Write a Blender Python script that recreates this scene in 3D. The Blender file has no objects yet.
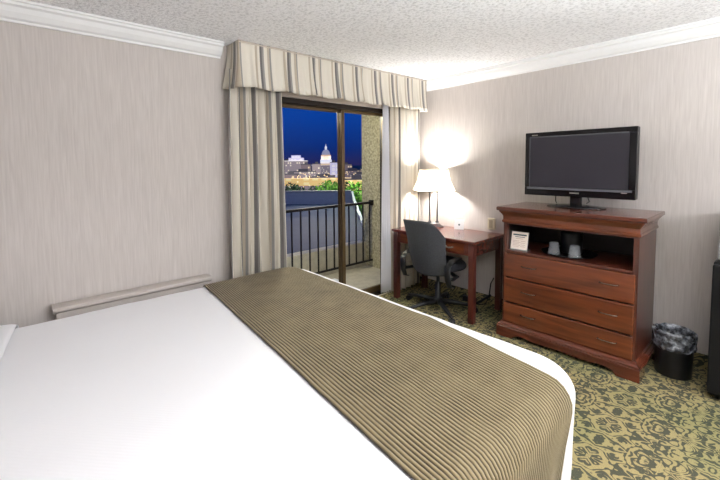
import bpy, bmesh, math, random
from mathutils import Vector, Matrix, noise
PI = math.pi
rnd = random.Random(7)
SC = bpy.context.scene
COL = SC.collection

# ------------------------------------------------------------------ materials
def nmat(name):
    m = bpy.data.materials.new(name); m.use_nodes = True
    nt = m.node_tree; nt.nodes.clear()
    out = nt.nodes.new('ShaderNodeOutputMaterial')
    b = nt.nodes.new('ShaderNodeBsdfPrincipled')
    nt.links.new(b.outputs[0], out.inputs[0])
    return m, nt, b
def srgb(r, g, b):
    f = lambda c: (c/255/12.92) if c/255 <= .04045 else ((c/255+.055)/1.055)**2.4
    return (f(r), f(g), f(b), 1)
def N(nt, t, **kw):
    n = nt.nodes.new(t)
    for k, v in kw.items():
        if k in n.inputs: n.inputs[k].default_value = v
        else: setattr(n, k, v)
    return n
def L(nt, a, b): nt.links.new(a, b)
def math_(nt, op, a, b=None, c=None):
    n = nt.nodes.new('ShaderNodeMath'); n.operation = op
    for i, v in enumerate((a, b, c)):
        if v is None: continue
        if isinstance(v, (int, float)): n.inputs[i].default_value = v
        else: nt.links.new(v, n.inputs[i])
    return n.outputs[0]
def ramp(nt, fac, stops, interp='LINEAR'):
    r = nt.nodes.new('ShaderNodeValToRGB'); r.color_ramp.interpolation = interp
    e = r.color_ramp.elements
    while len(e) < len(stops): e.new(.5)
    for x, (p, c) in zip(e, stops): x.position = p; x.color = c
    nt.links.new(fac, r.inputs[0]); return r.outputs[0]
def bump(nt, b, h, strength=.3, dist=.01):
    n = nt.nodes.new('ShaderNodeBump'); n.inputs['Strength'].default_value = strength; n.inputs['Distance'].default_value = dist
    nt.links.new(h, n.inputs['Height']); nt.links.new(n.outputs[0], b.inputs['Normal'])
def plain(name, col, rough=.5, metal=0, spec=.5, noise_amt=.06, nscale=40, bmp=0, **kw):
    m, nt, b = nmat(name)
    tc = N(nt, 'ShaderNodeTexCoord'); no = N(nt, 'ShaderNodeTexNoise', Scale=nscale, Detail=3.0)
    L(nt, tc.outputs['Object'], no.inputs['Vector'])
    lo = tuple(c*(1-noise_amt) for c in col[:3])+(1,); hi = tuple(min(1, c*(1+noise_amt)) for c in col[:3])+(1,)
    L(nt, ramp(nt, no.outputs[0], [(.3, lo), (.7, hi)]), b.inputs['Base Color'])
    b.inputs['Roughness'].default_value = rough; b.inputs['Metallic'].default_value = metal
    b.inputs['Specular IOR Level'].default_value = spec
    if bmp: bump(nt, b, no.outputs[0], bmp, .004)
    for k, v in kw.items(): b.inputs[k].default_value = v
    return m
def emis(name, col, s):
    m, nt, b = nmat(name); b.inputs['Base Color'].default_value = col
    b.inputs['Emission Color'].default_value = col; b.inputs['Emission Strength'].default_value = s
    return m
def wood(name, dark, light, axis=1, rough=.28):
    m, nt, b = nmat(name)
    tc = N(nt, 'ShaderNodeTexCoord'); mp = N(nt, 'ShaderNodeMapping')
    sc = [14, 14, 14]; sc[axis] = 1.2; mp.inputs['Scale'].default_value = sc
    L(nt, tc.outputs['Object'], mp.inputs[0])
    no = N(nt, 'ShaderNodeTexNoise', Scale=1.6, Detail=6.0, Distortion=.8); L(nt, mp.outputs[0], no.inputs['Vector'])
    L(nt, ramp(nt, no.outputs[0], [(.25, dark), (.75, light)]), b.inputs['Base Color'])
    b.inputs['Roughness'].default_value = rough; b.inputs['Coat Weight'].default_value = .25
    b.inputs['Coat Roughness'].default_value = .15
    return m
def wallpaper(name, a, bcol, u='xz'):
    m, nt, b = nmat(name)
    tc = N(nt, 'ShaderNodeTexCoord'); mp = N(nt, 'ShaderNodeMapping'); mp.inputs['Scale'].default_value = (60, 60, 3.2)
    L(nt, tc.outputs['Object'], mp.inputs[0])
    no = N(nt, 'ShaderNodeTexNoise', Scale=1.0, Detail=3.0, Distortion=1.2); L(nt, mp.outputs[0], no.inputs['Vector'])
    mp2 = N(nt, 'ShaderNodeMapping'); mp2.inputs['Scale'].default_value = (120, 120, 5); L(nt, tc.outputs['Object'], mp2.inputs[0])
    n2 = N(nt, 'ShaderNodeTexNoise', Scale=1.0, Detail=2.0); L(nt, mp2.outputs[0], n2.inputs['Vector'])
    s = math_(nt, 'MULTIPLY_ADD', n2.outputs[0], .5, math_(nt, 'MULTIPLY', no.outputs[0], .5))
    L(nt, ramp(nt, s, [(.30, a), (.70, bcol)]), b.inputs['Base Color'])
    b.inputs['Roughness'].default_value = .8; bump(nt, b, s, .15, .003)
    return m
M = {}
M['wall'] = wallpaper('wallpaper_vertical_strie', srgb(188, 180, 175), srgb(206, 199, 194))
M['trim'] = plain('white_trim_paint', srgb(236, 236, 236), .45, noise_amt=.01)
M['strip'] = plain('beige_header_paint', srgb(200, 188, 178), .6, noise_amt=.02)
# ceiling popcorn
m, nt, b = nmat('popcorn_ceiling'); tc = N(nt, 'ShaderNodeTexCoord')
no = N(nt, 'ShaderNodeTexNoise', Scale=48.0, Detail=3.0, Roughness=.65); L(nt, tc.outputs['Object'], no.inputs['Vector'])
L(nt, ramp(nt, no.outputs[0], [(.36, srgb(222, 222, 224)), (.52, srgb(250, 250, 252))]), b.inputs['Base Color'])
b.inputs['Roughness'].default_value = .95; bump(nt, b, no.outputs[0], .55, .02); M['ceiling'] = m
# damask carpet
m, nt, b = nmat('damask_carpet'); tc = N(nt, 'ShaderNodeTexCoord')
sep = N(nt, 'ShaderNodeSeparateXYZ'); L(nt, tc.outputs['Object'], sep.inputs[0])
YY = math_(nt, 'ADD', sep.outputs[1], sep.outputs[2])
P_ = .17
row = math_(nt, 'FLOOR', math_(nt, 'DIVIDE', YY, P_*2.4))
xx = math_(nt, 'ADD', math_(nt, 'ADD', sep.outputs[0], sep.outputs[2]), math_(nt, 'MULTIPLY', row, P_))
px = math_(nt, 'PINGPONG', xx, P_); py = math_(nt, 'PINGPONG', YY, P_*1.2)
cb = N(nt, 'ShaderNodeCombineXYZ'); L(nt, px, cb.inputs[0]); L(nt, py, cb.inputs[1])
rw = math_(nt, 'MULTIPLY', math_(nt, 'MODULO', math_(nt, 'ABSOLUTE', row), 2.0), 3.7); L(nt, rw, cb.inputs[2])
n1 = N(nt, 'ShaderNodeTexNoise', Scale=11.0, Detail=.5, Distortion=1.1); L(nt, cb.outputs[0], n1.inputs['Vector'])
n2 = N(nt, 'ShaderNodeTexNoise', Scale=28.0, Detail=.0, Distortion=.6); L(nt, cb.outputs[0], n2.inputs['Vector'])
band = math_(nt, 'ABSOLUTE', math_(nt, 'SUBTRACT', math_(nt, 'FRACT', math_(nt, 'MULTIPLY', n1.outputs[0], 6.0)), .5))
mix = math_(nt, 'ADD', math_(nt, 'MULTIPLY', band, 1.5), math_(nt, 'MULTIPLY', math_(nt, 'SUBTRACT', n2.outputs[0], .5), 1.3))
f = N(nt, 'ShaderNodeTexNoise', Scale=260.0, Detail=2.0); L(nt, tc.outputs['Object'], f.inputs['Vector'])
big = N(nt, 'ShaderNodeTexNoise', Scale=2.2, Detail=1.0); L(nt, tc.outputs['Object'], big.inputs['Vector'])
c1 = ramp(nt, mix, [(.30, srgb(80, 82, 73)), (.40, srgb(160, 150, 112))])
c2 = ramp(nt, big.outputs[0], [(.35, srgb(228, 232, 216)), (.6, srgb(250, 242, 230))])
mx = N(nt, 'ShaderNodeMixRGB', blend_type='MULTIPLY'); mx.inputs[0].default_value = 1; L(nt, c1, mx.inputs[1]); L(nt, c2, mx.inputs[2])
mx2 = N(nt, 'ShaderNodeMixRGB', blend_type='MULTIPLY'); mx2.inputs[0].default_value = 1; L(nt, mx.outputs[0], mx2.inputs[1])
L(nt, ramp(nt, f.outputs[0], [(.3, (.72, .72, .72, 1)), (.7, (1.1, 1.1, 1.1, 1))]), mx2.inputs[2])
L(nt, mx2.outputs[0], b.inputs['Base Color']); b.inputs['Roughness'].default_value = .95; b.inputs['Specular IOR Level'].default_value = .1
bump(nt, b, f.outputs[0], .5, .006); M['carpet'] = m
# linens
m, nt, b = nmat('white_bed_linen'); tc = N(nt, 'ShaderNodeTexCoord')
w = N(nt, 'ShaderNodeTexWave', Scale=38.0, Distortion=.6, bands_direction='DIAGONAL'); L(nt, tc.outputs['Object'], w.inputs['Vector'])
no = N(nt, 'ShaderNodeTexNoise', Scale=3.0, Detail=3.0); L(nt, tc.outputs['Object'], no.inputs['Vector'])
b.inputs['Base Color'].default_value = (.9, .9, .93, 1); b.inputs['Roughness'].default_value = .85
bump(nt, b, math_(nt, 'ADD', math_(nt, 'MULTIPLY', w.outputs[0], .12), no.outputs[0]), .15, .012); M['linen'] = m
m, nt, b = nmat('olive_chenille'); uv = N(nt, 'ShaderNodeUVMap', uv_map='uv')
su = N(nt, 'ShaderNodeSeparateXYZ'); L(nt, uv.outputs[0], su.inputs[0])
pp = math_(nt, 'PINGPONG', su.outputs[0], .5)      # one rib per unit
no = N(nt, 'ShaderNodeTexNoise', Scale=9.0, Detail=4.0); tc = N(nt, 'ShaderNodeTexCoord'); L(nt, tc.outputs['Object'], no.inputs['Vector'])
c = ramp(nt, math_(nt, 'ADD', pp, math_(nt, 'MULTIPLY', math_(nt, 'SUBTRACT', no.outputs[0], .5), .25)), [(.08, srgb(48, 38, 20)), (.22, srgb(86, 74, 48)), (.40, srgb(128, 114, 84))])
L(nt, c, b.inputs['Base Color']); b.inputs['Roughness'].default_value = .8
b.inputs['Sheen Weight'].default_value = .15; M['chenille'] = m
# striped drape
def drape(name, per):
    m, nt, b = nmat(name); uv = N(nt, 'ShaderNodeUVMap', uv_map='uv'); s = N(nt, 'ShaderNodeSeparateXYZ'); L(nt, uv.outputs[0], s.inputs[0])
    fr = math_(nt, 'FRACT', math_(nt, 'DIVIDE', s.outputs[0], per))
    cr, tp, gr, dk = srgb(216, 209, 196), srgb(180, 168, 150), srgb(140, 137, 134), srgb(100, 96, 94)
    c = ramp(nt, fr, [(0, cr), (.30, tp), (.38, cr), (.46, dk), (.53, gr), (.60, cr), (.72, tp), (.80, gr), (.85, cr)], 'CONSTANT')
    L(nt, c, b.inputs['Base Color']); b.inputs['Roughness'].default_value = .65; b.inputs['Sheen Weight'].default_value = .2
    return m
M['drape'] = drape('striped_drape', .26); M['valance'] = drape('striped_valance', .34)
m, nt, b = nmat('sheer_white'); b.inputs['Base Color'].default_value = (.85, .85, .9, 1); b.inputs['Roughness'].default_value = .9
b.inputs['Transmission Weight'].default_value = .1; M['sheer'] = m
M['cherry'] = wood('cherry_wood', srgb(60, 27, 18), srgb(102, 51, 34), rough=.16)
M['cherry_v'] = wood('cherry_wood_upright', srgb(54, 26, 18), srgb(88, 43, 29), axis=2)
M['drawer'] = wood('cherry_drawer_front', srgb(70, 33, 19), srgb(118, 60, 34), rough=.2)
M['desk'] = wood('mahogany_desk', srgb(66, 26, 20), srgb(108, 54, 42), rough=.2); M['desk_v'] = wood('mahogany_leg', srgb(58, 22, 17), srgb(94, 42, 33), axis=2)
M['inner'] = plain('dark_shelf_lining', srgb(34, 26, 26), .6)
M['nickel'] = plain('brushed_nickel', srgb(190, 185, 178), .3, 1)
M['pull_bronze'] = plain('aged_bronze_pull', srgb(128, 112, 100), .25, 1)
M['bronze'] = plain('bronze_aluminium', srgb(94, 76, 50), .4, .4)
M['bronze_dark'] = plain('dark_bronze_track', srgb(40, 32, 26), .45, .3)
m, nt, b = nmat('door_glass'); nt.nodes.remove(b)
tr = N(nt, 'ShaderNodeBsdfTransparent'); gl = N(nt, 'ShaderNodeBsdfGlossy', Roughness=.02); ms = N(nt, 'ShaderNodeMixShader'); ms.inputs[0].default_value = .004
tr.inputs[0].default_value = (.96, .98, 1, 1)
L(nt, tr.outputs[0], ms.inputs[1]); L(nt, gl.outputs[0], ms.inputs[2]); L(nt, ms.outputs[0], nt.nodes['Material Output'].inputs[0]); M['glass'] = m
M['iron'] = plain('black_iron', srgb(28, 24, 24), .5, .4)
M['stucco'] = plain('rough_stucco', srgb(176, 168, 140), .95, noise_amt=.42, nscale=30, bmp=1.0)
M['concrete'] = plain('pale_concrete', srgb(190, 182, 162), .9, noise_amt=.12, nscale=12)
M['black_plastic'] = plain('black_plastic', srgb(22, 22, 24), .42, spec=.35)
M['gloss_black'] = plain('gloss_black', srgb(16, 16, 19), .12)
M['screen'] = plain('tv_screen', srgb(44, 42, 50), .32, noise_amt=.01)
M['bezel'] = plain('grey_bezel_lip', srgb(92, 92, 98), .2)
M['fabric_black'] = plain('black_seat_fabric', srgb(26, 26, 32), .9, nscale=300, bmp=.4)
M['mesh_grey'] = plain('charcoal_chair_mesh', srgb(56, 58, 62), .75, nscale=90, noise_amt=.22, bmp=.3)
M['white_card'] = plain('white_card', srgb(238, 238, 240), .6, noise_amt=.01)
M['ink'] = plain('grey_ink', srgb(74, 88, 92), .7); M['ink_soft'] = plain('soft_pink_ink', srgb(196, 168, 158), .7); M['ink_dark'] = plain('dark_ink', srgb(50, 50, 56), .7)
M['paper'] = plain('cream_paper', srgb(246, 234, 222), .7, noise_amt=.02)
M['plate'] = plain('ivory_plate', srgb(212, 204, 180), .45, noise_amt=.01)
M['plate_dark'] = plain('ivory_socket', srgb(160, 150, 128), .5)
m, nt, b = nmat('clear_acrylic'); b.inputs['Base Color'].default_value = (.92, .95, .96, 1); b.inputs['Roughness'].default_value = .1; b.inputs['Transmission Weight'].default_value = .7; b.inputs['IOR'].default_value = 1.3; M['acrylic'] = m
m, nt, b = nmat('wrapped_tumbler_plastic'); tc = N(nt, 'ShaderNodeTexCoord'); no = N(nt, 'ShaderNodeTexNoise', Scale=45.0, Detail=2.0); L(nt, tc.outputs['Object'], no.inputs['Vector'])
b.inputs['Base Color'].default_value = (.66, .7, .76, 1); b.inputs['Roughness'].default_value = .15; b.inputs['Transmission Weight'].default_value = .75; bump(nt, b, no.outputs[0], .8, .01); M['tumbler'] = m
m, nt, b = nmat('bin_liner'); tc = N(nt, 'ShaderNodeTexCoord'); no = N(nt, 'ShaderNodeTexNoise', Scale=28.0, Detail=3.0); L(nt, tc.outputs['Object'], no.inputs['Vector'])
L(nt, ramp(nt, no.outputs[0], [(.42, srgb(46, 48, 54)), (.6, srgb(120, 124, 132)), (.74, srgb(200, 204, 212))]), b.inputs['Base Color'])
b.inputs['Roughness'].default_value = .18; b.inputs['Specular IOR Level'].default_value = .9; bump(nt, b, no.outputs[0], 1.0, .02); M['liner'] = m
m, nt, b = nmat('lit_lamp_shade'); b.inputs['Base Color'].default_value = (.9, .86, .78, 1); b.inputs['Roughness'].default_value = .9
b.inputs['Emission Color'].default_value = (1, .93, .78, 1); b.inputs['Emission Strength'].default_value = 1.6; M['shade'] = m
M['shade_trim'] = plain('shade_binding', srgb(150, 132, 104), .8)
M['bulb'] = emis('warm_bulb', (1, .9, .75, 1), 6)
M['lamp_metal'] = plain('dark_nickel', srgb(96, 96, 100), .3, .8)
M['silver'] = plain('silver_base', srgb(150, 150, 152), .35, .8)
M['fridge'] = plain('black_fridge', srgb(14, 14, 16), .45, spec=.25)
M['microwave'] = plain('grey_microwave', srgb(150, 148, 148), .4, .2)
M['cover'] = plain('beige_heater_enamel', srgb(190, 182, 176), .5, noise_amt=.02)

# ------------------------------------------------------------------ mesh helpers
class MB:
    def __init__(s): s.bm = bmesh.new(); s.uv = None
    def box(s, x0, x1, y0, y1, z0, z1, rot=None):
        vs = [s.bm.verts.new((x, y, z)) for z in (z0, z1) for x, y in ((x0, y0), (x1, y0), (x1, y1), (x0, y1))]
        for f in ((0, 3, 2, 1), (4, 5, 6, 7), (0, 1, 5, 4), (1, 2, 6, 5), (2, 3, 7, 6), (3, 0, 4, 7)): s.bm.faces.new([vs[i] for i in f])
        if rot:
            mtx, piv = rot; bmesh.ops.rotate(s.bm, cent=piv, matrix=mtx, verts=vs)
        return s
    def prism(s, pts, y0, y1, axis='y'):   # outline in two dims, extruded along axis
        def P(a, b, t):
            return {'x': (t, a, b), 'y': (a, t, b), 'z': (a, b, t)}[axis]
        A = [s.bm.verts.new(P(a, b, y0)) for a, b in pts]; B = [s.bm.verts.new(P(a, b, y1)) for a, b in pts]
        n = len(pts)
        s.bm.faces.new(A); s.bm.faces.new(B[::-1])
        for i in range(n): s.bm.faces.new((A[i], B[i], B[(i+1) % n], A[(i+1) % n]))
        return s
    def lathe(s, prof, c=(0, 0, 0), n=32, sx=1, sy=1, close=False):
        rings = []
        for r, z in prof:
            if r < 1e-5: rings.append([s.bm.verts.new((c[0], c[1], c[2]+z))])
            else: rings.append([s.bm.verts.new((c[0]+sx*r*math.cos(2*PI*i/n), c[1]+sy*r*math.sin(2*PI*i/n), c[2]+z)) for i in range(n)])
        for A, B in zip(rings, rings[1:]):
            for i in range(n):
                j = (i+1) % n
                a = [A[0]] if len(A) == 1 else [A[i], A[j]]; b_ = [B[0]] if len(B) == 1 else [B[j], B[i]]
                if len(a)+len(b_) > 2: s.bm.faces.new(a+b_)
        return s
    def tube(s, pts, r, n=10):
        pts = [Vector(p) for p in pts]; rings = []
        up = Vector((0, 0, 1))
        for i, p in enumerate(pts):
            t = (pts[min(i+1, len(pts)-1)]-pts[max(i-1, 0)]).normalized()
            a = t.cross(up if abs(t.z) < .95 else Vector((1, 0, 0))).normalized(); b = t.cross(a)
            rr = r[i] if isinstance(r, (list, tuple)) else r
            rings.append([s.bm.verts.new(p+rr*(a*math.cos(2*PI*k/n)+b*math.sin(2*PI*k/n))) for k in range(n)])
        for A, B in zip(rings, rings[1:]):
            for k in range(n): s.bm.faces.new((A[k], A[(k+1) % n], B[(k+1) % n], B[k]))
        s.bm.faces.new(rings[0][::-1]); s.bm.faces.new(rings[-1])
        return s
    def grid(s, fn, nu, nv, uvfn=None, wrap=False):
        V = [[s.bm.verts.new(fn(i/nu, j/nv)) for j in range(nv+1)] for i in range(nu+1)]
        uvl = s.bm.loops.layers.uv.get('uv') or s.bm.loops.layers.uv.new('uv')
        for i in range(nu):
            for j in range(nv):
                f = s.bm.faces.new((V[i][j], V[i+1][j], V[i+1][j+1], V[i][j+1]))
                if uvfn:
                    for lp, (a, b) in zip(f.loops, ((i, j), (i+1, j), (i+1, j+1), (i, j+1))): lp[uvl].uv = uvfn(a/nu, b/nv)
        return s
    def build(s, name, mat, parent=None, smooth=False, bevel=0, thick=0, sub=0, label=None, cat=None, group=None, kind=None, loc=None, seg=2, normals=True):
        if normals: bmesh.ops.recalc_face_normals(s.bm, faces=s.bm.faces)
        me = bpy.data.meshes.new(name); s.bm.to_mesh(me); s.bm.free()
        if smooth:
            for p in me.polygons: p.use_smooth = True
        me.materials.append(M[mat] if isinstance(mat, str) else mat)
        o = bpy.data.objects.new(name, me); COL.objects.link(o)
        if parent is not None: o.parent = parent
        if loc: o.location = loc
        if bevel:
            md = o.modifiers.new('bevel', 'BEVEL'); md.width = bevel; md.segments = seg; md.limit_method = 'ANGLE'
        if thick:
            md = o.modifiers.new('solid', 'SOLIDIFY'); md.thickness = thick; md.offset = 0
        if sub:
            md = o.modifiers.new('sub', 'SUBSURF'); md.levels = sub; md.render_levels = sub
        if label: tag(o, label, cat, group)
        if kind: o['kind'] = kind
        return o
def tag(o, label, cat, group=None):
    o['label'] = label; o['category'] = cat
    if group: o['group'] = group
    return o
def thing(name, label, cat, loc=(0, 0, 0), rz=0, group=None):
    o = bpy.data.objects.new(name, None); COL.objects.link(o); o.location = loc; o.rotation_euler.z = rz
    o.empty_display_size = .1
    return tag(o, label, cat, group)
def struct(o): o['kind'] = 'structure'; return o
def copy_tree(o, parent=None):
    c = o.copy(); COL.objects.link(c)
    if parent is not None: c.parent = parent
    for ch in list(o.children): copy_tree(ch, c)
    return c

# ------------------------------------------------------------------ room shell
H = 2.40; XL, YB = -5.2, -6.0
DX0, DX1, DZ = -1.915, -.46, 2.065     # sliding door opening
WT = .16
w = MB(); w.box(XL, DX0, 0, WT, -.02, H).box(DX1, WT, 0, WT, -.02, H).box(DX0, DX1, 0, WT, DZ, H)
w.build('wall_window', 'wall', kind='structure')
MB().box(0, WT, YB, 0, -.02, H).build('wall_right', 'wall', kind='structure')
MB().box(XL-WT, XL, YB, WT, -.02, H).build('wall_left', 'wall', kind='structure')
MB().box(XL-WT, WT, YB-WT, YB, -.02, H).build('wall_back', 'wall', kind='structure')
MB().box(XL-WT, WT, YB-WT, WT*.0, -.1, 0).build('floor', 'carpet', kind='structure')
MB().box(XL-WT, WT, YB-WT, WT, H, H+.1).build('ceiling', 'ceiling', kind='structure')
prof = [(0, -.108), (-.012, -.108), (-.014, -.096), (-.03, -.088), (-.05, -.062), (-.062, -.036), (-.078, -.028), (-.08, -.014), (-.092, -.012), (-.092, 0), (0, 0)]
def crown_y(x0, x1):     # on wall y=0
    return MB().prism([(a, H+b) for a, b in prof], x0, x1, 'x')
crown_y(XL, -2.43).build('trim_1', 'trim', kind='structure')
MB().prism([(a, H+b) for a, b in prof], YB, -.001, 'y').build('trim_2', 'trim', kind='structure')
MB().box(-.012, 0, YB, 0, 0, .1).build('baseboard_right', 'carpet', kind='structure')
MB().box(XL, DX0-.06, -.012, 0, 0, .1).box(DX1+.05, -.012, -.012, 0, 0, .1).build('baseboard_window', 'carpet', kind='structure')

# sliding glass door
d = bpy.data.objects.new('door_1', None); COL.objects.link(d); struct(d)
f = MB(); z0 = .0
f.box(DX0, DX0+.035, .02, .14, z0, DZ).box(DX1-.035, DX1, .02, .14, z0, DZ).box(DX0+.035, DX1-.035, .02, .14, DZ-.045, DZ).box(DX0+.035, DX1-.035, .02, .14, z0, .035)
f.build('door_frame', 'bronze_dark', d, bevel=.003)
def panel(x0, x1, y):
    p = MB(); t = .04
    p.box(x0, x0+t, y, y+.03, .036, DZ-.046).box(x1-t, x1, y, y+.03, .036, DZ-.046).box(x0+t, x1-t, y, y+.03, DZ-.076, DZ-.046).box(x0+t, x1-t, y, y+.03, .036, .1)
    o = p.build('sliding_panel', 'bronze', d, bevel=.003)
    MB().box(x0+t-.005, x1-t+.005, y+.012, y+.018, .095, DZ-.07).build('pane', 'glass', o)
panel(DX0+.036, -1.105, .095); panel(-1.15, DX1-.036, .045)
MB().box(DX0-.0, DX1, -.006, .0, DZ, 2.12).build('trim_3', 'strip', kind='structure')

# ------------------------------------------------------------------ balcony
BZ = -.13
MB().box(-3.2, .9, WT, 1.32, BZ-.16, BZ).build('balcony_floor', 'concrete', kind='structure')
MB().box(.46, .82, WT, 1.42, BZ, 2.6).build('wall_balcony', 'stucco', kind='structure')
MB().box(-3.2, .46, WT, 1.4, 2.27, 2.5).build('balcony_ceiling', 'concrete', kind='structure')
rl = thing('balcony_railing', 'black iron balcony railing with thin vertical pickets outside the glass door', 'railing', (0, 1.2, BZ))
MB().box(-3.1, .458, -.02, .02, .985, 1.02).build('top_rail', 'iron', rl, bevel=.003)
MB().box(-3.1, .458, -.012, .012, .1, .125).build('bottom_rail', 'iron', rl)
proto = MB().box(-.008, .008, -.008, .008, .12, .99).build('picket', 'iron', rl)
xs = [.405-.142*i for i in range(14)]
proto.location.x = xs[0]
for x in xs[1:]:
    c = proto.copy(); c.location.x = x; COL.objects.link(c); c.parent = rl
MB().box(.425, .458, -.035, .035, .96, 1.04).build('wall_bracket', 'iron', rl)
MB().box(-.55, -.38, .95, 1.11, BZ, BZ+.012).build('balcony_paper_scrap', 'white_card', label='pale flat scrap lying on the balcony floor by the stucco wall', cat='scrap')
MB().box(-3.2, .46, 1.34, 1.5, BZ-.3, .24).build('balcony_curb', 'concrete', label='low pale concrete curb wall behind the railing pickets', cat='curb', bevel=.01)

# ------------------------------------------------------------------ world outside
GZ = -20.0
AZ = math.radians(39.45)
def away(px, depth, z=GZ):   # point seen in that direction of the window, depth in metres from the bed
    t = (px-332)/373.0
    fx, fy = math.sin(AZ), math.cos(AZ)
    return Vector((-3.64+depth*(fx+t*fy), -2.81+depth*(fy-t*fx), z))
m, nt, b = nmat('night_ground'); tc = N(nt, 'ShaderNodeTexCoord'); no = N(nt, 'ShaderNodeTexNoise', Scale=.05, Detail=6.0); L(nt, tc.outputs['Object'], no.inputs['Vector'])
L(nt, ramp(nt, no.outputs[0], [(.4, srgb(40, 38, 44)), (.7, srgb(96, 84, 74))]), b.inputs['Base Color']); b.inputs['Roughness'].default_value = .95; M['ground'] = m
MB().box(-1500, 2500, 4, 3200, GZ-.5, GZ).build('ground', 'ground', kind='structure')
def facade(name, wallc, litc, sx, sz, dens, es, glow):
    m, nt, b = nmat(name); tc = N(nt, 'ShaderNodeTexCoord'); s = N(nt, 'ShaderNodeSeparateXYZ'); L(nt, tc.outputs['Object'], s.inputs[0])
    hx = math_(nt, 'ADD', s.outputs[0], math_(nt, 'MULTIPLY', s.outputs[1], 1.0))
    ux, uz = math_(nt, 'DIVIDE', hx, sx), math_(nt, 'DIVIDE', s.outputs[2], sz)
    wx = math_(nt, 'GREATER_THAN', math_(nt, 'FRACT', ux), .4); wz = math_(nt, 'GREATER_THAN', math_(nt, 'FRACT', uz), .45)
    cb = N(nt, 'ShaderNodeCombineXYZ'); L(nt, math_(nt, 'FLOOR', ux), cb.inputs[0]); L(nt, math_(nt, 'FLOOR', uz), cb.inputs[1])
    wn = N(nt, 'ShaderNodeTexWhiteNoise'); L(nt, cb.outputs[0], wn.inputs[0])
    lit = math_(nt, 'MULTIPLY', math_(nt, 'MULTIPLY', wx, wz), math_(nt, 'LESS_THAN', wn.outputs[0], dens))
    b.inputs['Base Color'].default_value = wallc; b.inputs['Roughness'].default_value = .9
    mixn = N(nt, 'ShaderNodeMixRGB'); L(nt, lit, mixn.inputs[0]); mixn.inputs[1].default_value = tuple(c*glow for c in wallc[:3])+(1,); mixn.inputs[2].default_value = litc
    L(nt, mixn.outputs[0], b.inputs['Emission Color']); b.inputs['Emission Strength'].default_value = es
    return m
# windows glow as lit; wall emission stands in for street light falling on them
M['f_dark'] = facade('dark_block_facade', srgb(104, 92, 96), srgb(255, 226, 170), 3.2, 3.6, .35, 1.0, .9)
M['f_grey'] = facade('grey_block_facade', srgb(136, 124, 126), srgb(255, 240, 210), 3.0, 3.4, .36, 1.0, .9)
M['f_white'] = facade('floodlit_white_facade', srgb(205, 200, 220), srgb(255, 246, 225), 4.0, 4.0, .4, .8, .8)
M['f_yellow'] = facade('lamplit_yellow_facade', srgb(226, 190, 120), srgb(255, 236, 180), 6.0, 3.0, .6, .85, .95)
M['flood'] = emis('floodlit_stone', srgb(255, 250, 240), .95); M['flood_warm'] = emis('floodlit_warm_stone', srgb(240, 196, 150), .8)  # floodlight put into stone and dome as emission, no floodlamps modelled
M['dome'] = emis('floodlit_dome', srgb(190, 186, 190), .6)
def building(px, depth, w_, d_, h_, mat, label, rz=0, group=None, kind='block', name='office_building'):
    p = away(px, depth); t = thing(name, label, 'building', p, -AZ+rz, group)
    MB().box(-w_/2, w_/2, -d_/2, d_/2, 0, h_).build('wall', mat, t)
    if kind == 'block':
        MB().box(-w_/2-.3, w_/2+.3, -d_/2-.3, d_/2+.3, h_, h_+.8).build('roof', 'concrete_dark', t)
        MB().box(-w_*.15, w_*.2, -d_*.2, d_*.2, h_+.8, h_+3).build('roof_plant', 'concrete_dark', t)
    return t
M['concrete_dark'] = plain('dark_roof_concrete', srgb(84, 84, 92), .9)
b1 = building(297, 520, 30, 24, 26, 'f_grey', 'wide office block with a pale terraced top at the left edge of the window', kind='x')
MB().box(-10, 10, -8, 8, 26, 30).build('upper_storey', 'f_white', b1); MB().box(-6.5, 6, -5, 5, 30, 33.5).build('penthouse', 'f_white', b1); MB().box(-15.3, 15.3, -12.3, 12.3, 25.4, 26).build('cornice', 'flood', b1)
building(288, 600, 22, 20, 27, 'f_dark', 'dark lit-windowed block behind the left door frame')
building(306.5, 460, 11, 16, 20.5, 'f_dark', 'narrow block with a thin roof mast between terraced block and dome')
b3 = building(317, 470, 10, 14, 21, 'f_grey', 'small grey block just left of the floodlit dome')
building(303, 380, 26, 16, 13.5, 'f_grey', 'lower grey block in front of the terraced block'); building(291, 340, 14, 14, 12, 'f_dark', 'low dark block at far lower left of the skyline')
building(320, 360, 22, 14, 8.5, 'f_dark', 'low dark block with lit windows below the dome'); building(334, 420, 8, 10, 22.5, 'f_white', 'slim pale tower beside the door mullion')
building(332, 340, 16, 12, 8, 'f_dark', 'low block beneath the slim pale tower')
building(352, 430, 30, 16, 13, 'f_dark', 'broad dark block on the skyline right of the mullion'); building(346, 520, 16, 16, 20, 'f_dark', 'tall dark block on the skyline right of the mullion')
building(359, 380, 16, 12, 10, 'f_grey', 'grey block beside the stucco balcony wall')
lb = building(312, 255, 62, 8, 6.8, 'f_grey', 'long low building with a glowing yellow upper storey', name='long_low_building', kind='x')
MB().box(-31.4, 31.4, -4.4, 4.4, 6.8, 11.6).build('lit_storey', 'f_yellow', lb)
building(356, 240, 18, 8, 11, 'f_yellow', 'short warm-lit building right of the door mullion', name='low_building')
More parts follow.
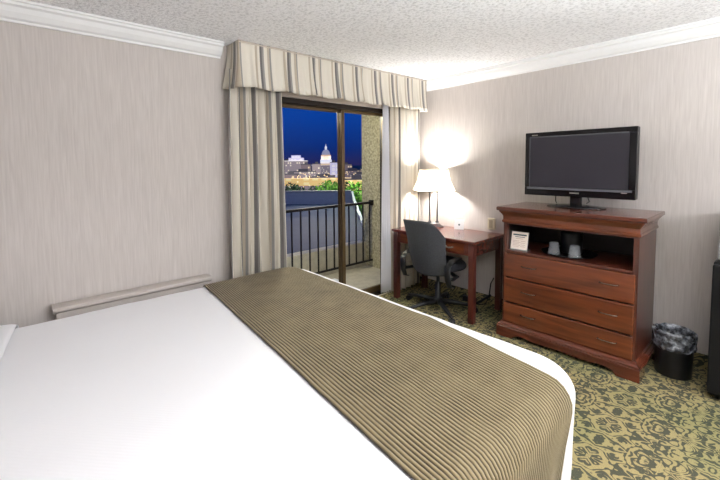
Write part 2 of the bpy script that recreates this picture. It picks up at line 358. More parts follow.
# capitol
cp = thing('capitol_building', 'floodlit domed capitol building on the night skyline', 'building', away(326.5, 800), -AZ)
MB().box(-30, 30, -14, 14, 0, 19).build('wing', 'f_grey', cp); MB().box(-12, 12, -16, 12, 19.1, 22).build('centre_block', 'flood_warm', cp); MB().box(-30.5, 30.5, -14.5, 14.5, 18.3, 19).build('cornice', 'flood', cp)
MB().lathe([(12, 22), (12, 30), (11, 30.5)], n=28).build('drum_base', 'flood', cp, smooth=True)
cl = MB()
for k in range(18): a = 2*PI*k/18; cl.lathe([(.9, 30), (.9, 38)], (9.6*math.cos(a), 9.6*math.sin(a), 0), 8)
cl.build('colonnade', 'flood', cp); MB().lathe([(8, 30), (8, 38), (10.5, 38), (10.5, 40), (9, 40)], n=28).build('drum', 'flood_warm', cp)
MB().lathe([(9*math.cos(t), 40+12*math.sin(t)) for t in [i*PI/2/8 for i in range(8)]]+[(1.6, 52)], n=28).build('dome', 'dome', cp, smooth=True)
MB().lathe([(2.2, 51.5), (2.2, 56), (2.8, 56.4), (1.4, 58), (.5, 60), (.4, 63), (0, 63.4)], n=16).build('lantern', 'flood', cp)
# neighbouring roof below
rf = thing('neighbour_building', 'lower neighbouring building with flat slate-blue roof and grey parapet', 'building', away(322, 37, GZ), -AZ)
m, nt, b = nmat('slate_blue_roof'); tc = N(nt, 'ShaderNodeTexCoord'); br = N(nt, 'ShaderNodeTexBrick', Scale=.25); L(nt, tc.outputs['Object'], br.inputs['Vector'])
br.inputs['Color1'].default_value = srgb(46, 62, 86); br.inputs['Color2'].default_value = srgb(41, 56, 80); br.inputs['Mortar'].default_value = srgb(44, 60, 84); br.inputs['Mortar Size'].default_value = .012
L(nt, br.outputs[0], b.inputs['Base Color']); b.inputs['Roughness'].default_value = .75; M['slate_roof'] = m
MB().box(-16, 3.6, -19, 14, 0, 15.95).build('wall', 'concrete_dark', rf); MB().box(-16, 3.6, -19, 14, 15.95, 16.0).build('roof', 'slate_roof', rf)
M['parapet'] = plain('grey_parapet', srgb(165, 170, 166), .85, nscale=3)
MB().box(-16, 3.6, 13.6, 14, 16.0, 17.7).build('parapet', 'parapet', rf); MB().box(-16, 3.6, 13.5, 14.1, 17.7, 17.82).build('coping', 'concrete', rf)
pt = M['parapet']
MB().prism([(-6, 16.0), (13.6, 16.0), (13.6, 17.7), (9, 17.0)], 3.6, 3.9, 'x').build('side_parapet', 'pale_metal' if 'pale_metal' in M else 'microwave', rf)
# trees beyond
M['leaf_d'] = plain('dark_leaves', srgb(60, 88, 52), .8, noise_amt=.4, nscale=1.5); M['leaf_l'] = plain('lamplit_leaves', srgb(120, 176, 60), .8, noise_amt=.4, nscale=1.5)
M['bark'] = plain('tree_bark', srgb(80, 66, 52), .9)
def tree(px, depth, top, r, mat, label, seed, group=None):
    p = away(px, depth); t = thing('street_tree', label, 'tree', p, 0, group); R = random.Random(seed)
    h = top-GZ
    MB().tube([(0, 0, 0), (.15, .1, h*.5), (0, 0, h-r)], [.35, .25, .12], 8).build('trunk', 'bark', t)
    cr = MB()
    for i in range(900):
        v = Vector((R.gauss(0, 1), R.gauss(0, 1), R.gauss(0, 1))).normalized()*(R.random()**.4)
        lump = 1+.25*noise.noise(v*2.3+Vector((seed, 0, 0)))
        c = Vector((v.x*r*lump, v.y*r*lump, h-r*1.15+v.z*r*1.15*lump)); s_ = r*.11
        n = Vector((R.gauss(0, 1), R.gauss(0, 1), R.gauss(0, 1))).normalized(); a = n.orthogonal().normalized(); b_ = n.cross(a)
        vs = [cr.bm.verts.new(c+s_*q) for q in (a, b_*.6, -a, -b_*.6)]; cr.bm.faces.new(vs)
    cr.build('foliage', mat, t, normals=False)
    return t
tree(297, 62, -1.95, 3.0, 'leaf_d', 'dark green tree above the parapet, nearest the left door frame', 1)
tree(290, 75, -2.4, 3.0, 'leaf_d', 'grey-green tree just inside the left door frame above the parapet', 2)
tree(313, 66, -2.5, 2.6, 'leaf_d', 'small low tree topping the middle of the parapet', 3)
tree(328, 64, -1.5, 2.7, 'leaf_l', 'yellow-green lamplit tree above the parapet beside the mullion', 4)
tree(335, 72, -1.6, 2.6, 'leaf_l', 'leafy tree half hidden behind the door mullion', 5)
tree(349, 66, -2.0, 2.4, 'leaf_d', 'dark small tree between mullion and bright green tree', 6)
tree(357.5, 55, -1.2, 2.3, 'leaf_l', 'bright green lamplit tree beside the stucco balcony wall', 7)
# street lights as uncountable glints
gl_ = MB(); R = random.Random(3)
for i in range(260):
    p = away(R.uniform(284, 366), R.uniform(230, 560), GZ+R.uniform(5, 13)+0); s_ = R.uniform(.2, .5)
    bmesh.ops.create_icosphere(gl_.bm, subdivisions=1, radius=s_, matrix=Matrix.Translation(p))
gl_.build('city_lights', emis('street_light_glow', srgb(255, 222, 160), 2.0), label='scattered glowing street lights across the night city', cat='street lights', kind='stuff')

# ------------------------------------------------------------------ heater cover
hc = thing('heater_cover', 'long beige heater cover along the wall behind the bed', 'heater cover', (-3.07, 0, 0))
MB().box(-.465, .465, -.085, -.013, 0, .60).build('panel', 'cover', hc, bevel=.004)
MB().prism([(-.013, .60), (-.09, .60), (-.105, .615), (-.105, .632), (-.09, .64), (-.013, .64)], -.48, .48, 'x').build('top_moulding', 'cover', hc)
for k in range(6): MB().box(-.42, .42, -.089, -.085, .12+k*.05, .14+k*.05).build('vent_slot', 'ink_dark', hc)

# ------------------------------------------------------------------ drapes
def drape_mesh(x0, x1, zb, zt, folds, amp, yc, seed, flare=0.0, stretch=1.5, nv=14):
    R = random.Random(seed); ph = [R.uniform(-.5, .5) for _ in range(folds+2)]; am = [R.uniform(.7, 1.15) for _ in range(folds+2)]
    nu = folds*16
    def fn(u, v):
        z = zt+(zb-zt)*v; k = u*folds; i = int(k)
        a = am[i]*(1-(k-i))+am[min(i+1, folds+1)]*(k-i)
        e = amp*(.75+.35*v)*a
        w_ = math.sin(2*PI*k+.35*math.sin(5*v+ph[i]))
        w_ = math.copysign(abs(w_)**.8, w_)
        x = x0+(x1-x0)*u+flare*v*(u-.5)+.12*(x1-x0)/folds*math.sin(4*PI*k)
        return (x, yc+e*w_, z+.004*math.sin(9*u))
    W = (x1-x0)*stretch
    return MB().grid(fn, nu, nv, lambda u, v: (u*W+seed*.07, v))
dl = thing('drape', 'striped beige and grey drape on the left of the glass door, nearest the heater cover', 'curtain', (0, 0, 0))
drape_mesh(-2.41, -1.955, .03, 2.2, 6, .04, -.115, 3, .06, 2.3).build('drape_panel', 'drape', dl, smooth=True, thick=.003)
dr = thing('drape', 'striped beige and grey drape on the right of the glass door, behind the desk', 'curtain', (0, 0, 0))
drape_mesh(-.55, -.045, .03, 2.2, 6, .026, -.072, 5, .0, 2.3).build('drape_panel', 'drape', dr, smooth=True, thick=.003)
sh = drape_mesh(-.665, -.595, .06, 2.2, 4, .018, -.075, 6, .08, 1.5).build('sheer_curtain', 'sheer', smooth=True, thick=.002, label='narrow white inner curtain gathered beside the right striped drape', cat='curtain')
MB().tube([(-2.34, -.1, 2.235), (-.12, -.1, 2.235)], .012).build('curtain_rod', 'bronze_dark', label='curtain rod hidden behind the striped valance', cat='rod')
# valance
va = thing('valance', 'gathered striped valance box at the ceiling above the glass door', 'valance', (0, 0, 0))
VX0, VX1, VY = -2.37, -.09, -.2
path = [(VX0, -.005), (VX0, VY), (VX1, VY), (VX1, -.005)]
seglen = [.195, VX1-VX0, .195]; tot = sum(seglen)
def vpath(s):
    for i, l in enumerate(seglen):
        if s <= l or i == 2:
            a, b_ = Vector(path[i]), Vector(path[i+1]); t = min(1, max(0, s/l)); p = a+(b_-a)*t; dd = (b_-a).normalized(); return p, Vector((dd.y, -dd.x))
        s -= l
def vfn(u, v):
    s = u*tot; p, n = vpath(s)
    ple = 0
    k = s/.285; fr = k-math.floor(k)
    ple = .022*math.exp(-((fr-.08)/.05)**2)-.014*math.exp(-((fr-.17)/.04)**2)+.006*math.sin(2*PI*k*3+2*math.sin(k*5))
    ple += .004*math.sin(31*k)
    off = (.002+v*1.0)*ple+.03*v*v
    zb = 2.055+.006*math.sin(k*2*PI+1)+.02*max(0, 1-abs(fr-.08)*9)*0
    z = H-.002+(zb-H)*v
    q = p+n*off
    return (q.x, min(q.y, -.004), z)
MB().grid(vfn, 560, 10, lambda u, v: (u*tot*1.35, v)).build('valance_cloth', 'valance', va, smooth=True, thick=.004)
MB().tube([Vector((VX0, VY-.001, H-.012)), Vector((VX1, VY-.001, H-.012))], .006, 6).build('piping', 'strip', va)

# ------------------------------------------------------------------ bed
BX0, BX1, BY0, BY1, BT = -4.15, -1.865, -2.335, -.18, .62
bed = thing('bed', 'large bed with smooth white comforter filling the foreground', 'bed', (0, 0, 0))
RC, RE = .13, .075
def bedpt(X, Y, off=0.0):
    # core = rectangle inset by RE, corners rounded by RC
    x1, y0, y1 = BX1-RE, BY0+RE, BY1-RE
    cx = min(X, x1-RC); cy = min(max(Y, y0+RC), y1-RC)
    dx, dy = X-cx, Y-cy
    dist = math.hypot(dx, dy)
    top = BT+.006*noise.noise(Vector((X*2.2, Y*2.2, 0)))+.0025*noise.noise(Vector((X*7, Y*9, 3)))
    if X < x1-RC: d_ = abs(dy)-RC; n = Vector((0, math.copysign(1, dy) if dy else 0)); 
    elif y0+RC < Y < y1-RC: d_ = abs(dx)-RC; n = Vector((1, 0))
    else: d_ = dist-RC; n = Vector((dx, dy))/max(dist, 1e-6)
    if d_ <= 0: return Vector((X, Y, top+off))
    base = Vector((cx, cy))+n*RC
    arc = RE*PI/2
    r_ = RE+off
    if d_ < arc:
        a = d_/RE; q = base+n*(r_*math.sin(a)); return Vector((q.x, q.y, top-RE+r_*math.cos(a)))
    dd = d_-arc
    wv = (.008+.02*dd)*math.sin(18*(Y if abs(n.x) > .7 else X)+3*n.x)*min(1, dd*4)
    q = base+n*(r_+wv-.06*dd)
    return Vector((q.x, q.y, max(top-RE-dd, .10)))
def comf(u, v):
    X = BX0+(BX1+.42-BX0)*u; Y = BY0-.42+(BY1+.12-BY0+.42)*v
    return bedpt(X, Y)
MB().grid(comf, 120, 120).build('comforter', 'linen', bed, smooth=True)
MB().box(BX0+.02, BX1-.06, BY0+.06, BY1-.04, .08, .5).build('box_spring', 'cover', bed, bevel=.02)
for x, y in ((BX0+.2, BY0+.2), (BX1-.35, BY0+.2), (BX0+.2, BY1-.28), (BX1-.35, BY1-.28)): MB().box(x, x+.08, y, y+.08, 0, .08).build('bed_foot', 'black_plastic', bed)
MB().grid(lambda u, v: bedpt(BX0+(.30+.15*v*v)*u, BY0-.1+(BY1-BY0+.12)*v, .016+.02*math.sin(PI*min(1, u*1.0))**.5), 20, 90).build('sheet_fold', 'linen', bed, smooth=True, thick=.006)
MB().box(XL+.02, BX0-.02, BY0-.1, BY1+.08, 0, 1.1).build('headboard', 'cherry', bed, bevel=.02)
# runner
NR = 50
def run(u, v):
    Y = BY0-.50+(BY1+.10-(BY0-.50))*v
    tt = (Y-BY0)/(BY1-BY0)
    xl = -2.885+.19*tt; xr = -2.13+.165*min(1, max(0, tt+.08)*2.4)
    X = xl+(xr-xl)*u
    rib = abs(math.sin(PI*u*NR))**.7
    return bedpt(X, Y, .006+.007*rib)
MB().grid(run, NR*6, 110, lambda u, v: (u*NR, v)).build('bed_runner', 'chenille', smooth=True, label='olive brown ribbed runner laid across the foot of the bed', cat='bed runner', thick=.003)

# ------------------------------------------------------------------ desk
DKX, DY0, DY1, DZT = -.577, -1.075, -.128, .76
dk = thing('writing_desk', 'reddish brown wooden writing desk with two drawers against the right wall', 'desk', (0, 0, 0))
MB().box(DKX-.012, -.006, DY0-.012, DY1+.012, DZT-.028, DZT).build('desktop', 'desk', dk, bevel=.006)
for x, y in ((DKX+.03, DY0+.03), (DKX+.03, DY1-.03), (-.05, DY0+.03), (-.05, DY1-.03)):
    MB().prism([(x-.026, y-.026), (x+.026, y-.026), (x+.026, y+.026), (x-.026, y+.026)], 0, DZT-.029, 'z').build('leg', 'desk_v', dk, bevel=.004)
MB().box(DKX+.014, DKX+.03, DY0+.058, DY1-.058, .62, .731).box(-.06, -.045, DY0+.058, DY1-.058, .62, .731).box(DKX+.058, -.078, DY0+.012, DY0+.03, .62, .731).box(DKX+.058, -.078, DY1-.03, DY1-.012, .62, .731).build('apron', 'desk', dk)
for y0, y1 in ((DY0+.10, DY0+.10+.30), (DY1-.40, DY1-.10)):
    dw = MB().box(DKX+.004, DKX+.013, y0, y1, .638, .722).build('drawer', 'drawer', dk, bevel=.003)
    ym = (y0+y1)/2
    MB().tube([(DKX+.004, ym-.035, .682), (DKX-.012, ym-.022, .676), (DKX-.016, ym, .672), (DKX-.012, ym+.022, .676), (DKX+.004, ym+.035, .682)], .007, 8).build('drawer_pull', 'nickel', dw, smooth=True)

# lamp
lp = thing('desk_lamp', 'twin-column table lamp with glowing white shade on the desk by the drape', 'lamp', (-.15, -.345, DZT), math.radians(-38))
MB().prism([(-.10, 0), (.10, 0), (.10, .012), (.07, .028), (.055, .045), (-.055, .045), (-.07, .028), (-.10, .012)], -.055, .055, 'y').build('lamp_base', 'silver', lp, bevel=.004)
for x in (-.042, .042):
    MB().lathe([(0, 0), (.02, 0), (.02, .012), (.011, .022), (.009, .04), (.009, .33), (.014, .345), (.014, .36), (.02, .366), (.02, .372), (0, .372)], (x, 0, .044), 16).build('column', 'lamp_metal', lp, smooth=True)
MB().box(-.06, .06, -.014, .014, .414, .426).tube([(0, 0, .424), (0, 0, .50)], .008).build('stem', 'lamp_metal', lp)
a0, b0, a1, b1_ = .20, .13, .135, .085
sh_ = MB()
def sring(a, b_, z): return [(x, y, z) for x, y in ((-a, -b_), (a, -b_), (a, b_), (-a, b_))]
r0 = [sh_.bm.verts.new(p) for p in sring(a0, b0, .40)]; rm = [sh_.bm.verts.new(p) for p in sring((a0+a1)/2-.012, (b0+b1_)/2-.008, .51)]; r1 = [sh_.bm.verts.new(p) for p in sring(a1, b1_, .635)]
for A, B in ((r0, rm), (rm, r1)):
    for i in range(4): sh_.bm.faces.new((A[i], A[(i+1) % 4], B[(i+1) % 4], B[i]))
so = sh_.build('lamp_shade', 'shade', lp, thick=.004)
for (a, b_, z) in ((a0, b0, .40), (a1, b1_, .635)):
    MB().tube([(-a, -b_, z), (a, -b_, z), (a, b_, z), (-a, b_, z), (-a, -b_, z)], .0035, 6).build('shade_trim', 'shade_trim', so)
MB().lathe([(0, 0), (.012, 0), (.016, .03), (.03, .06), (.03, .075), (.015, .1), (0, .104)], (0, 0, .455), 16).build('bulb', 'bulb', lp, smooth=True)

# tent card
tcd = thing('tent_card', 'small white tent card standing on the desk near the wall', 'card', (-.075, -.62, DZT), math.radians(-62))
MB().prism([(-.035, 0), (-.032, 0), (.0, .098), (.032, 0), (.035, 0), (.0015, .104), (-.0015, .104)], -.048, .048, 'x').build('card_fold', 'white_card', tcd)
MB().lathe([(0, 0), (.011, 0), (.011, .001), (0, .001)], (0, 0, 0), 6).build('card_symbol', 'ink', tcd)
o = tcd.children[1]; o.rotation_euler = (math.radians(70.5), 0, 0); o.location = (0, -.0195, .048)

# wall plate
wp = thing('wall_plate', 'ivory wall plate above the desk corner beside the dresser', 'wall plate', (0, -.943, .845))
MB().box(-.022, 0, -.038, .038, -.058, .058).build('plate', 'plate', wp, bevel=.004); MB().box(-.0235, -.0215, -.02, .02, -.04, .04).build('socket_face', 'plate_dark', wp, bevel=.001)

# cable & adapter
MB().tube([(-.06, -.80, .012), (-.1, -.87, .012), (-.08, -.93, .03), (-.05, -.95, .12), (-.04, -.96, .24), (-.03, -.985, .30)], .006).build('power_cable', 'black_plastic', label='black power cable looping up beside the rear desk leg', cat='cable')
MB().box(-.10, -.05, -.82, -.68, .0, .055).build('power_adapter', 'black_plastic', bevel=.008, label='black power adapter on the carpet under the desk', cat='power adapter')
MB().tube([(-.14, -.84, .02), (-.14, -.90, .06), (-.13, -.965, .12), (-.12, -1.0, .15)], .012).build('cord_bundle', 'black_plastic', label='thick dark cord bundle slanting to the rear desk leg', cat='cord')

# ------------------------------------------------------------------ office chair
ch = thing('office_chair', 'black swivel office chair with grey mesh back pushed up to the desk', 'chair', (-.50, -.65, 0), math.radians(-1))
def backfn(u, v):
    # u across (-1..1), v up
    s = u*2-1; z = .405+.52*v
    hw = .185+.025*min(1, v*2)+(.10*max(0, v-.55) if s > 0 else .01)
    top_drop = 0
    if s < -.2 and v > .7: top_drop = .13*(((-s-.2)/.8)**2.2)*((v-.7)/.3)   # -s = right side
    y = s*hw-.018
    x = -.235-.05*v+.075*(s*s)+.03*math.sin(PI*v)*-1-.02*max(0, v-.8)
    if s > 0 and v > .7: y += .02*((v-.7)/.3)*s
    return (x, y, z-top_drop-.02*s*s*(1 if v > .5 else -1)*abs(v-.5)*2)
MB().grid(backfn, 24, 24).build('backrest', 'mesh_grey', ch, smooth=True, thick=.016)
MB().grid(lambda u, v: tuple(Vector(backfn(.08+.84*u, .03+.50*v))+Vector((.022, 0, 0))), 12, 12).build('back_pad', 'fabric_black', ch, smooth=True, thick=.02)
MB().tube([(-.10, 0, .40), (-.20, 0, .40), (-.225, 0, .43), (-.225, 0, .50), (-.222, 0, .56)], [.02, .02, .018, .012, .01]).build('back_bracket', 'black_plastic', ch, smooth=True)
s_ = MB(); s_.lathe([(0, .045), (.21, .045), (.245, .03), (.255, .0), (.24, -.03), (0, -.035)], (.03, 0, .46), 32, 1, 1.02)
s_.build('seat', 'fabric_black', ch, smooth=True, sub=1)
MB().box(-.13, .1, -.09, .09, .385, .428).build('tilt_mechanism', 'black_plastic', ch, bevel=.01)
MB().tube([(.0, -.09, .40), (.0, -.2, .395), (.0, -.235, .385)], .008).build('tilt_lever', 'black_plastic', ch)
MB().lathe([(0, .06), (.035, .06), (.035, .10), (.027, .11), (.027, .28), (.016, .285), (.016, .39), (0, .39)], n=20).build('gas_column', 'black_plastic', ch, smooth=True)
bs = MB().lathe([(0, .06), (.05, .065), (.05, .115), (.035, .125), (0, .125)], n=20).build('star_base', 'black_plastic', ch, smooth=True)
for k in range(5):
    a = 2*PI*k/5+math.radians(20)
    c, s = math.cos(a), math.sin(a)
    MB().tube([(c*.03, s*.03, .095), (c*.18, s*.18, .085), (c*.35, s*.35, .062)], [.026, .021, .015], 8).build('base_arm', 'black_plastic', ch, smooth=True)
    cw = MB()
    for off in (-.014, .014):
        t = Vector((-s, c, 0)); o_ = Vector((c*.355, s*.355, .027))+t*off
        cw.tube([o_-t*.009, o_+t*.009], .026, 16)
    cw.tube([(c*.355, s*.355, .03), (c*.355, s*.355, .07)], .01, 8)
    cw.build('caster', 'black_plastic', ch)
for sd in (-1, 1):
    ar = MB().tube([(.02, sd*.12, .405), (-.06, sd*.25, .40), (-.15, sd*.27, .40), (-.20, sd*.27, .41)], .016, 8).build('armrest_support', 'black_plastic', ch, smooth=True)
    pd = MB(); R = []
    pp_ = [(-.14, .315, .02), (-.19, .33, .038), (-.215, .39, .05), (-.225, .45, .052), (-.22, .52, .048), (-.18, .56, .042), (-.10, .575, .038), (-.02, .57, .03)]
    for i_, (xx_, zz_, hw_) in enumerate(pp_):
        R.append([pd.bm.verts.new((xx_, sd*.262+hw_*.62*math.cos(a), zz_+(.018 if i_ > 4 else .0)*math.sin(a))) for a in [2*PI*k/12 for k in range(12)]])
        if i_ <= 4:
            for v_, a in zip(R[-1], [2*PI*k/12 for k in range(12)]): v_.co.x += .018*math.sin(a)
    for A, B in zip(R, R[1:]):
        for k in range(12): pd.bm.faces.new((A[k], A[(k+1) % 12], B[(k+1) % 12], B[k]))
    pd.bm.faces.new(R[0]); pd.bm.faces.new(R[-1])
    pd.build('armrest', 'black_plastic', ch, smooth=True)

# ------------------------------------------------------------------ dresser
RX, RY0, RY1 = -.545, -2.225, -1.325
ds = thing('dresser', 'cherry wood dresser with open shelf and three wide drawers against the right wall', 'dresser', (0, 0, 0))
bk = -.035
cs = MB()
cs.box(RX, bk, RY1-.03, RY1, .06, 1.0).box(RX, bk, RY0, RY0+.03, .06, 1.0).box(RX+.01, bk, RY0+.03, RY1-.03, .06, .085).box(RX, bk, RY0+.03, RY1-.03, .715, .735).box(RX, bk, RY0+.03, RY1-.03, .955, 1.0)
cs.build('carcass', 'cherry_v', ds, bevel=.003)
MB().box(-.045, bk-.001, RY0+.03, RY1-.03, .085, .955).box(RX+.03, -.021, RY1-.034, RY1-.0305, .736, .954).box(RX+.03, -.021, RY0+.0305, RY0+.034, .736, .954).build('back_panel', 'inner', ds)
# crown mouldings run round front and both sides
def ring_mould(prof, mat, name, label=None):
    mb = MB(); rows = []
    for off, z in prof:
        rows.append([mb.bm.verts.new(p) for p in ((bk, RY1+off, z), (RX-off, RY1+off, z), (RX-off, RY0-off, z), (bk, RY0-off, z))])
    for A, B in zip(rows, rows[1:]):
        for i in range(3): mb.bm.faces.new((A[i], A[i+1], B[i+1], B[i]))
        mb.bm.faces.new((A[3], A[0], B[0], B[3]))
    mb.bm.faces.new(rows[0]); mb.bm.faces.new(rows[-1][::-1])
    return mb.build(name, mat, ds)
ring_mould([(.004, .965), (.010, .972), (.010, .985), (.004, .99), (.004, 1.02), (.012, 1.036), (.022, 1.05), (.028, 1.058), (.028, 1.066)], 'drawer', 'crown_moulding')
ring_mould([(.036, 1.067), (.043, 1.072), (.043, 1.092), (.038, 1.098)], 'cherry', 'top')
ring_mould([(.0, .125), (.01, .12), (.014, .108), (.028, .098), (.028, .088), (.034, .084), (.034, .06)], 'cherry', 'plinth_moulding')
# bracket feet front with curved apron
def bracket():
    L_ = RY1-RY0+.068; y0 = RY0-.034
    pts = [(y0, 0), (y0+.13, 0), (y0+.135, .012), (y0+.15, .03), (y0+.19, .04), (y0+.24, .042), (y0+.27, .034)]
    mid = [(y0+.33, .03), (y0+L_/2, .036)]
    half = pts+mid[:1]
    mirror = [(2*(y0+L_/2)-a, z) for a, z in reversed(half)]
    return half+[mid[1]]+mirror
pts = bracket()+[(RY1+.034, .06), (RY0-.034, .06)]
MB().prism(pts, RX-.034, RX-.012, 'x').build('bracket_apron', 'cherry', ds)
for y in (RY0-.034, RY1+.016):
    MB().box(RX-.011, RX+.11, y, y+.018, 0, .06).build('side_foot', 'cherry', ds); MB().box(-.12, bk, y, y+.018, 0, .06).build('side_foot', 'cherry', ds)
for z0, z1 in ((.515, .712), (.29, .505), (.128, .28)) if False else ((.513, .712), (.300, .503), (.092, .290)):
    z0_ = max(z0, .128)
    dw = MB().box(RX-.012, RX+.012, RY0+.012, RY1-.012, z0_, z1).build('drawer', 'drawer', ds, bevel=.007, seg=3)
    MB().box(RX+.013, -.06, RY0+.045, RY1-.045, z0_+.01, z1-.02).build('drawer_box', 'inner', dw)
    zc = (z0_+z1)/2+.012
    for yc in (RY0+.155, RY1-.215):
        MB().tube([(RX-.012, yc-.055, zc), (RX-.03, yc-.052, zc), (RX-.034, yc-.03, zc-.002), (RX-.034, yc+.03, zc-.002), (RX-.03, yc+.052, zc), (RX-.012, yc+.055, zc)], .0042, 8).build('handle', 'pull_bronze', dw, smooth=True)

# sign holder on shelf
SZ = .735
sg = thing('sign_holder', 'clear slanted sign holder with printed card on the dresser shelf', 'sign', (RX+.05, -1.43, SZ), math.radians(-84))
th = math.radians(14)
MB().prism([(-.004, 0), (.078, 0), (.078, .004), (.0, .004), (.042, .148), (.038, .150)], -.066, .066, 'x').build('acrylic_stand', 'acrylic', sg)
th = math.radians(15.6)
ins = MB().box(-.064, .064, -.0085, -.006, .008, .152, rot=(Matrix.Rotation(-th, 3, 'X'), Vector((0, 0, 0)))).build('printed_card', 'paper', sg)
def ln(x0, x1, z0, z1, mat, nm='print_line'):
    MB().box(x0, x1, -.0095, -.0087, z0, z1, rot=(Matrix.Rotation(-th, 3, 'X'), Vector((0, 0, 0)))).build(nm, mat, ins)
ln(-.052, .052, .122, .134, 'ink', 'print_heading'); ln(-.035, .04, .108, .113, 'ink'); ln(-.03, .028, .094, .098, 'ink_soft')
for k in range(5): ln(-.05, .0+.01*(k % 2), .028+k*.012, .031+k*.012, 'ink_soft')
for k in range(4): ln(.012, .048, .03+k*.015, .033+k*.015, 'ink_soft')

# tray, bucket, tumblers
TX, TY = -.33, -1.745
tb = thing('serving_tray', 'round black tray on the dresser shelf under the ice bucket', 'tray', (TX, TY, SZ))
MB().lathe([(0, .002), (.165, .002), (.185, .016), (.19, .016), (.175, .0), (0, .0)], n=48).build('tray_dish', 'gloss_black', tb, smooth=True)
ib = thing('ice_bucket', 'tall black ice bucket standing on the tray', 'ice bucket', (TX+.06, TY+.0, SZ+.003))
MB().lathe([(0, 0), (.070, 0), (.074, .01), (.078, .15), (.076, .155)], n=36).build('bucket', 'black_plastic', ib, smooth=True)
MB().lathe([(.079, .155), (.08, .163), (.06, .175), (0, .178)], n=36).build('lid', 'black_plastic', ib, smooth=True)
MB().box(-.012, .012, -.004, .004, .176, .186).build('lid_knob', 'nickel', ib, bevel=.002)
g0 = thing('tumbler', 'wrapped upturned plastic tumbler on the tray, left of the ice bucket', 'glass', (TX-.085, TY+.075, SZ+.003), 0, 'wrapped tumblers on the tray')
MB().lathe([(.039, 0), (.037, .002), (.028, .088), (.0, .09), (0, .086), (.026, .084), (.035, .0), (.039, 0)], n=20).build('cup', 'tumbler', g0, smooth=True)
MB().lathe([(.041, .001), (.043, .01), (.036, .05), (.033, .088), (.022, .096), (0, .097)], n=14).build('wrapper', 'tumbler', g0)
g1 = copy_tree(g0); g1.location = (TX-.105, TY-.075, SZ+.003); g1['label'] = 'wrapped upturned plastic tumbler on the tray, in front of the ice bucket right side'

# ------------------------------------------------------------------ television
tv = thing('television', 'black flat screen television on the dresser top', 'television', (-.207, -1.745, 1.098))
W2, zb, zt = .388, .084, .62
MB().box(-.012, .045, -W2, W2, zb, zt).build('back_case', 'black_plastic', tv, bevel=.008)
fr = MB(); x0, x1 = -.03, -.0125
fr.box(x0, x1, -W2, W2, zt-.042, zt).box(x0, x1, -W2, W2, zb, zb+.075).box(x0, x1, -W2, -W2+.045, zb+.075, zt-.042).box(x0, x1, W2-.035, W2, zb+.075, zt-.042)
fr.build('bezel', 'gloss_black', tv, bevel=.004)
MB().box(-.022, -.0126, -W2+.045, W2-.035, zb+.075, zt-.042).build('screen', 'screen', tv)
lp_ = MB(); a, b_ = -W2+.048, W2-.038
lp_.box(-.0335, -.0305, a, b_, zt-.046, zt-.036).box(-.0335, -.0305, -W2+.02, W2-.02, zb+.052, zb+.07).box(-.0335, -.0305, b_-.006, b_, zb+.07, zt-.046)
lp_.build('bezel_lip', 'bezel', tv, bevel=.001)
MB().box(-.0325, -.0302, W2-.10, W2-.055, zt-.026, zt-.019).build('maker_mark', 'nickel', tv)
MB().box(-.0325, -.0302, -.03, .035, zb+.026, zb+.037).build('maker_mark', 'nickel', tv)
MB().box(-.0325, -.0302, -W2+.05, -W2+.085, zb+.045, zb+.05).build('indicator_lamp', 'nickel', tv)
MB().box(-.012, .03, -.04, .04, .014, .09).build('stand_neck', 'gloss_black', tv, bevel=.01)
MB().lathe([(0, 0), (.205, 0), (.21, .006), (.19, .012), (.08, .022), (0, .022)], n=48, sx=.60).build('stand_base', 'gloss_black', tv, smooth=True)
MB().tube([(.01, .15, .09), (.01, .15, .04), (.06, .16, .02)], .004).tube([(.01, -.08, .09), (.02, -.09, .05), (.06, -.06, .03)], .004).build('cable', 'black_plastic', tv)

# ------------------------------------------------------------------ waste bin
bn = thing('waste_bin', 'round black waste bin with crinkled clear liner by the right wall', 'waste bin', (-.25, -2.375, 0))
MB().lathe([(0, 0), (.092, 0), (.096, .006), (.104, .29), (.107, .30), (.101, .30), (.092, .012), (0, .01)], n=40).build('bin_body', 'black_plastic', bn, smooth=True)
R = random.Random(5)
def lin(u, v):
    a = 2*PI*u
    prof_ = [(.05, .12), (.082, .2), (.098, .295), (.108, .312), (.114, .30), (.112, .27), (.110, .24), (.112, .205), (.106, .19)]
    k = v*(len(prof_)-1); i = min(int(k), len(prof_)-2); t = k-i
    r = prof_[i][0]*(1-t)+prof_[i+1][0]*t; z = prof_[i][1]*(1-t)+prof_[i+1][1]*t
    cr = .003*noise.noise(Vector((math.cos(a)*6, math.sin(a)*6, v*9)))+.002*noise.noise(Vector((math.cos(a)*14, math.sin(a)*14, v*20)))
    r += cr+(.003 if v > .45 else -.006); z += .008*noise.noise(Vector((math.cos(a)*3, math.sin(a)*3, 5)))
    return (r*math.cos(a), r*math.sin(a), z)
MB().grid(lin, 110, 40).build('liner', 'liner', bn, smooth=False)

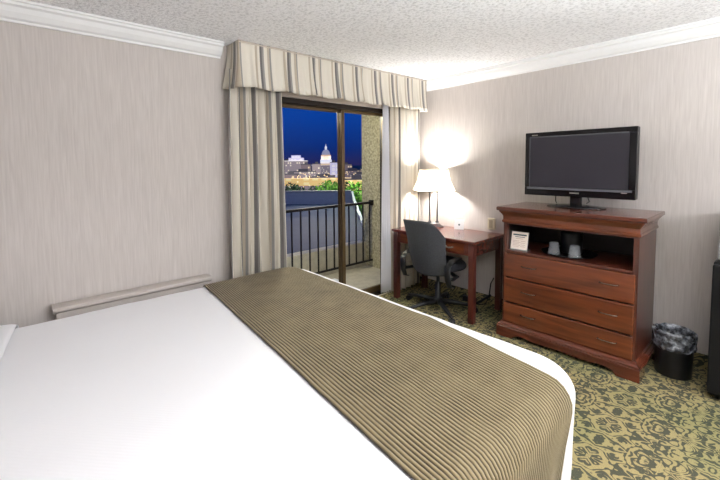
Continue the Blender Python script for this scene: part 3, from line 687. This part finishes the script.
# ------------------------------------------------------------------ fridge, microwave
fg = thing('mini_fridge', 'black mini fridge at the right edge of the photo', 'fridge', (0, 0, 0))
MB().box(-.43, -.03, -3.05, -2.56, .02, .85).build('cabinet', 'fridge', fg, bevel=.006)
fd = MB().box(-.475, -.435, -3.05, -2.56, .05, .84).build('door', 'fridge', fg, bevel=.008)
MB().box(-.49, -.476, -2.62, -2.60, .62, .80).build('handle', 'black_plastic', fd, bevel=.004)
for x in (-.40, -.08):
    for y in (-3.0, -2.61): MB().lathe([(0, 0), (.018, 0), (.018, .022), (0, .022)], (x, y, 0), 12).build('foot', 'black_plastic', fg)
mw = thing('microwave', 'grey microwave standing on the black mini fridge', 'microwave', (0, 0, .85))
MB().box(-.40, -.05, -3.03, -2.575, .012, .29).build('case', 'microwave', mw, bevel=.006)
dm = MB().box(-.42, -.401, -3.03, -2.575, .016, .286).build('door', 'microwave', mw, bevel=.004); MB().box(-.44, -.421, -2.63, -2.60, .04, .25).build('handle', 'nickel', dm, bevel=.003)
MB().box(-.36, -.33, -3.0, -2.6, 0, .012).box(-.12, -.09, -3.0, -2.6, 0, .012).build('foot', 'black_plastic', mw)
cf = thing('coffee_canister', 'rounded beige canister on top of the microwave at the frame edge', 'canister', (-.36, -2.68, 1.14))
MB().lathe([(0, 0), (.05, 0), (.066, .02), (.07, .06), (.06, .1), (.03, .12), (0, .122)], n=28).build('pot', 'plate', cf, smooth=True); MB().lathe([(0, .12), (.012, .122), (.014, .136), (0, .142)], n=12).build('knob', 'plate_dark', cf, smooth=True)

# ------------------------------------------------------------------ lights
def area(loc, rot, size, power, col=(1, 1, 1), sy=None):
    l = bpy.data.lights.new('added_room_light', 'AREA'); l.energy = power; l.size = size; l.color = col
    if sy: l.shape = 'RECTANGLE'; l.size_y = sy
    o = bpy.data.objects.new('added_room_light', l); COL.objects.link(o); o.location = loc; o.rotation_euler = rot
    return o
def point(loc, power, r=.05, col=(1, 1, 1)):
    l = bpy.data.lights.new('lamp_or_fill_light', 'POINT'); l.energy = power; l.shadow_soft_size = r; l.color = col
    o = bpy.data.objects.new('lamp_or_fill_light', l); COL.objects.link(o); o.location = loc; return o
point((-2.3, -4.3, 1.8), 62, .25, (1, .965, .94))                    # fill light added behind the camera, no lamp known there
area((-3.1, -3.2, 2.33), (0, 0, 0), .8, 38, (1, .98, .97))            # downlight added to whiten the bed, no known fixture
point((-1.1, -4.8, 1.95), 158, .16, (.88, .94, 1))                   # entry light further along the right wall
area((-2.3, -3.5, 1.5), (PI, 0, 0), .6, 165, (.92, .96, 1))          # unseen uplight added to brighten the ceiling
point((-.15, -.345, DZT+.54), 95, .06, (1, .97, .93))               # bulb in the desk lamp
point((-1.2, .8, 2.1), 110, .08, (1, .95, .74))                      # light added for the balcony and stucco wall, no fitting there
p = away(315, 40, 6); o = point(p, 1500, .5, (1, .9, .72))  # outdoor lights added for roof, parapet and trees, no lampposts modelled
p = away(352, 52, 3); o = point(p, 3500, .3, (.9, 1, .7))
p = away(312, 58, 4); o = point(p, 3500, .3, (1, .9, .8))
for px_, dp, z_, pw in ((300, 300, 20, 110000), (330, 300, 22, 110000), (356, 200, 15, 70000), (300, 120, 8, 30000), (340, 120, 8, 30000), (312, 430, 40, 160000)):
    point(away(px_, dp, z_), pw, 1.0, (1, .86, .66))  # glow points added above the city to brighten ground and facades

# ------------------------------------------------------------------ sky
wd = bpy.data.worlds.new('night_sky'); SC.world = wd; wd.use_nodes = True; nt = wd.node_tree; bg = nt.nodes['Background']
tc = N(nt, 'ShaderNodeTexCoord'); s = N(nt, 'ShaderNodeSeparateXYZ'); L(nt, tc.outputs['Generated'], s.inputs[0])
L(nt, ramp(nt, s.outputs[2], [(0, srgb(36, 36, 84)), (.04, srgb(10, 42, 112)), (.12, srgb(2, 58, 148)), (.3, srgb(4, 72, 172))]), bg.inputs[0])
bg.inputs[1].default_value = 1.4

# ------------------------------------------------------------------ camera
cd = bpy.data.cameras.new('camera'); cam = bpy.data.objects.new('camera', cd); COL.objects.link(cam); SC.camera = cam
cd.sensor_width = 36; cd.lens = 373.15/720*36; cd.clip_start = .02; cd.clip_end = 5000
cd.shift_x = 28.18/720; cd.shift_y = -53.45/720
Y, P, Rl = math.radians(39.45), math.radians(-3.52), math.radians(-.68)
fw = Vector((math.sin(Y)*math.cos(P), math.cos(Y)*math.cos(P), math.sin(P)))
r = fw.cross(Vector((0, 0, 1))).normalized(); u = r.cross(fw)
r2 = r*math.cos(Rl)+u*math.sin(Rl); u2 = -r*math.sin(Rl)+u*math.cos(Rl)
mt = Matrix((r2, u2, -fw)).transposed().to_4x4(); mt.translation = Vector((-3.64, -2.814, 1.474)); cam.matrix_world = mt
SC.view_settings.view_transform = 'Standard'; SC.view_settings.look = 'None'; SC.view_settings.exposure = -.38; SC.view_settings.gamma = 1
SC.view_settings.use_curve_mapping = False
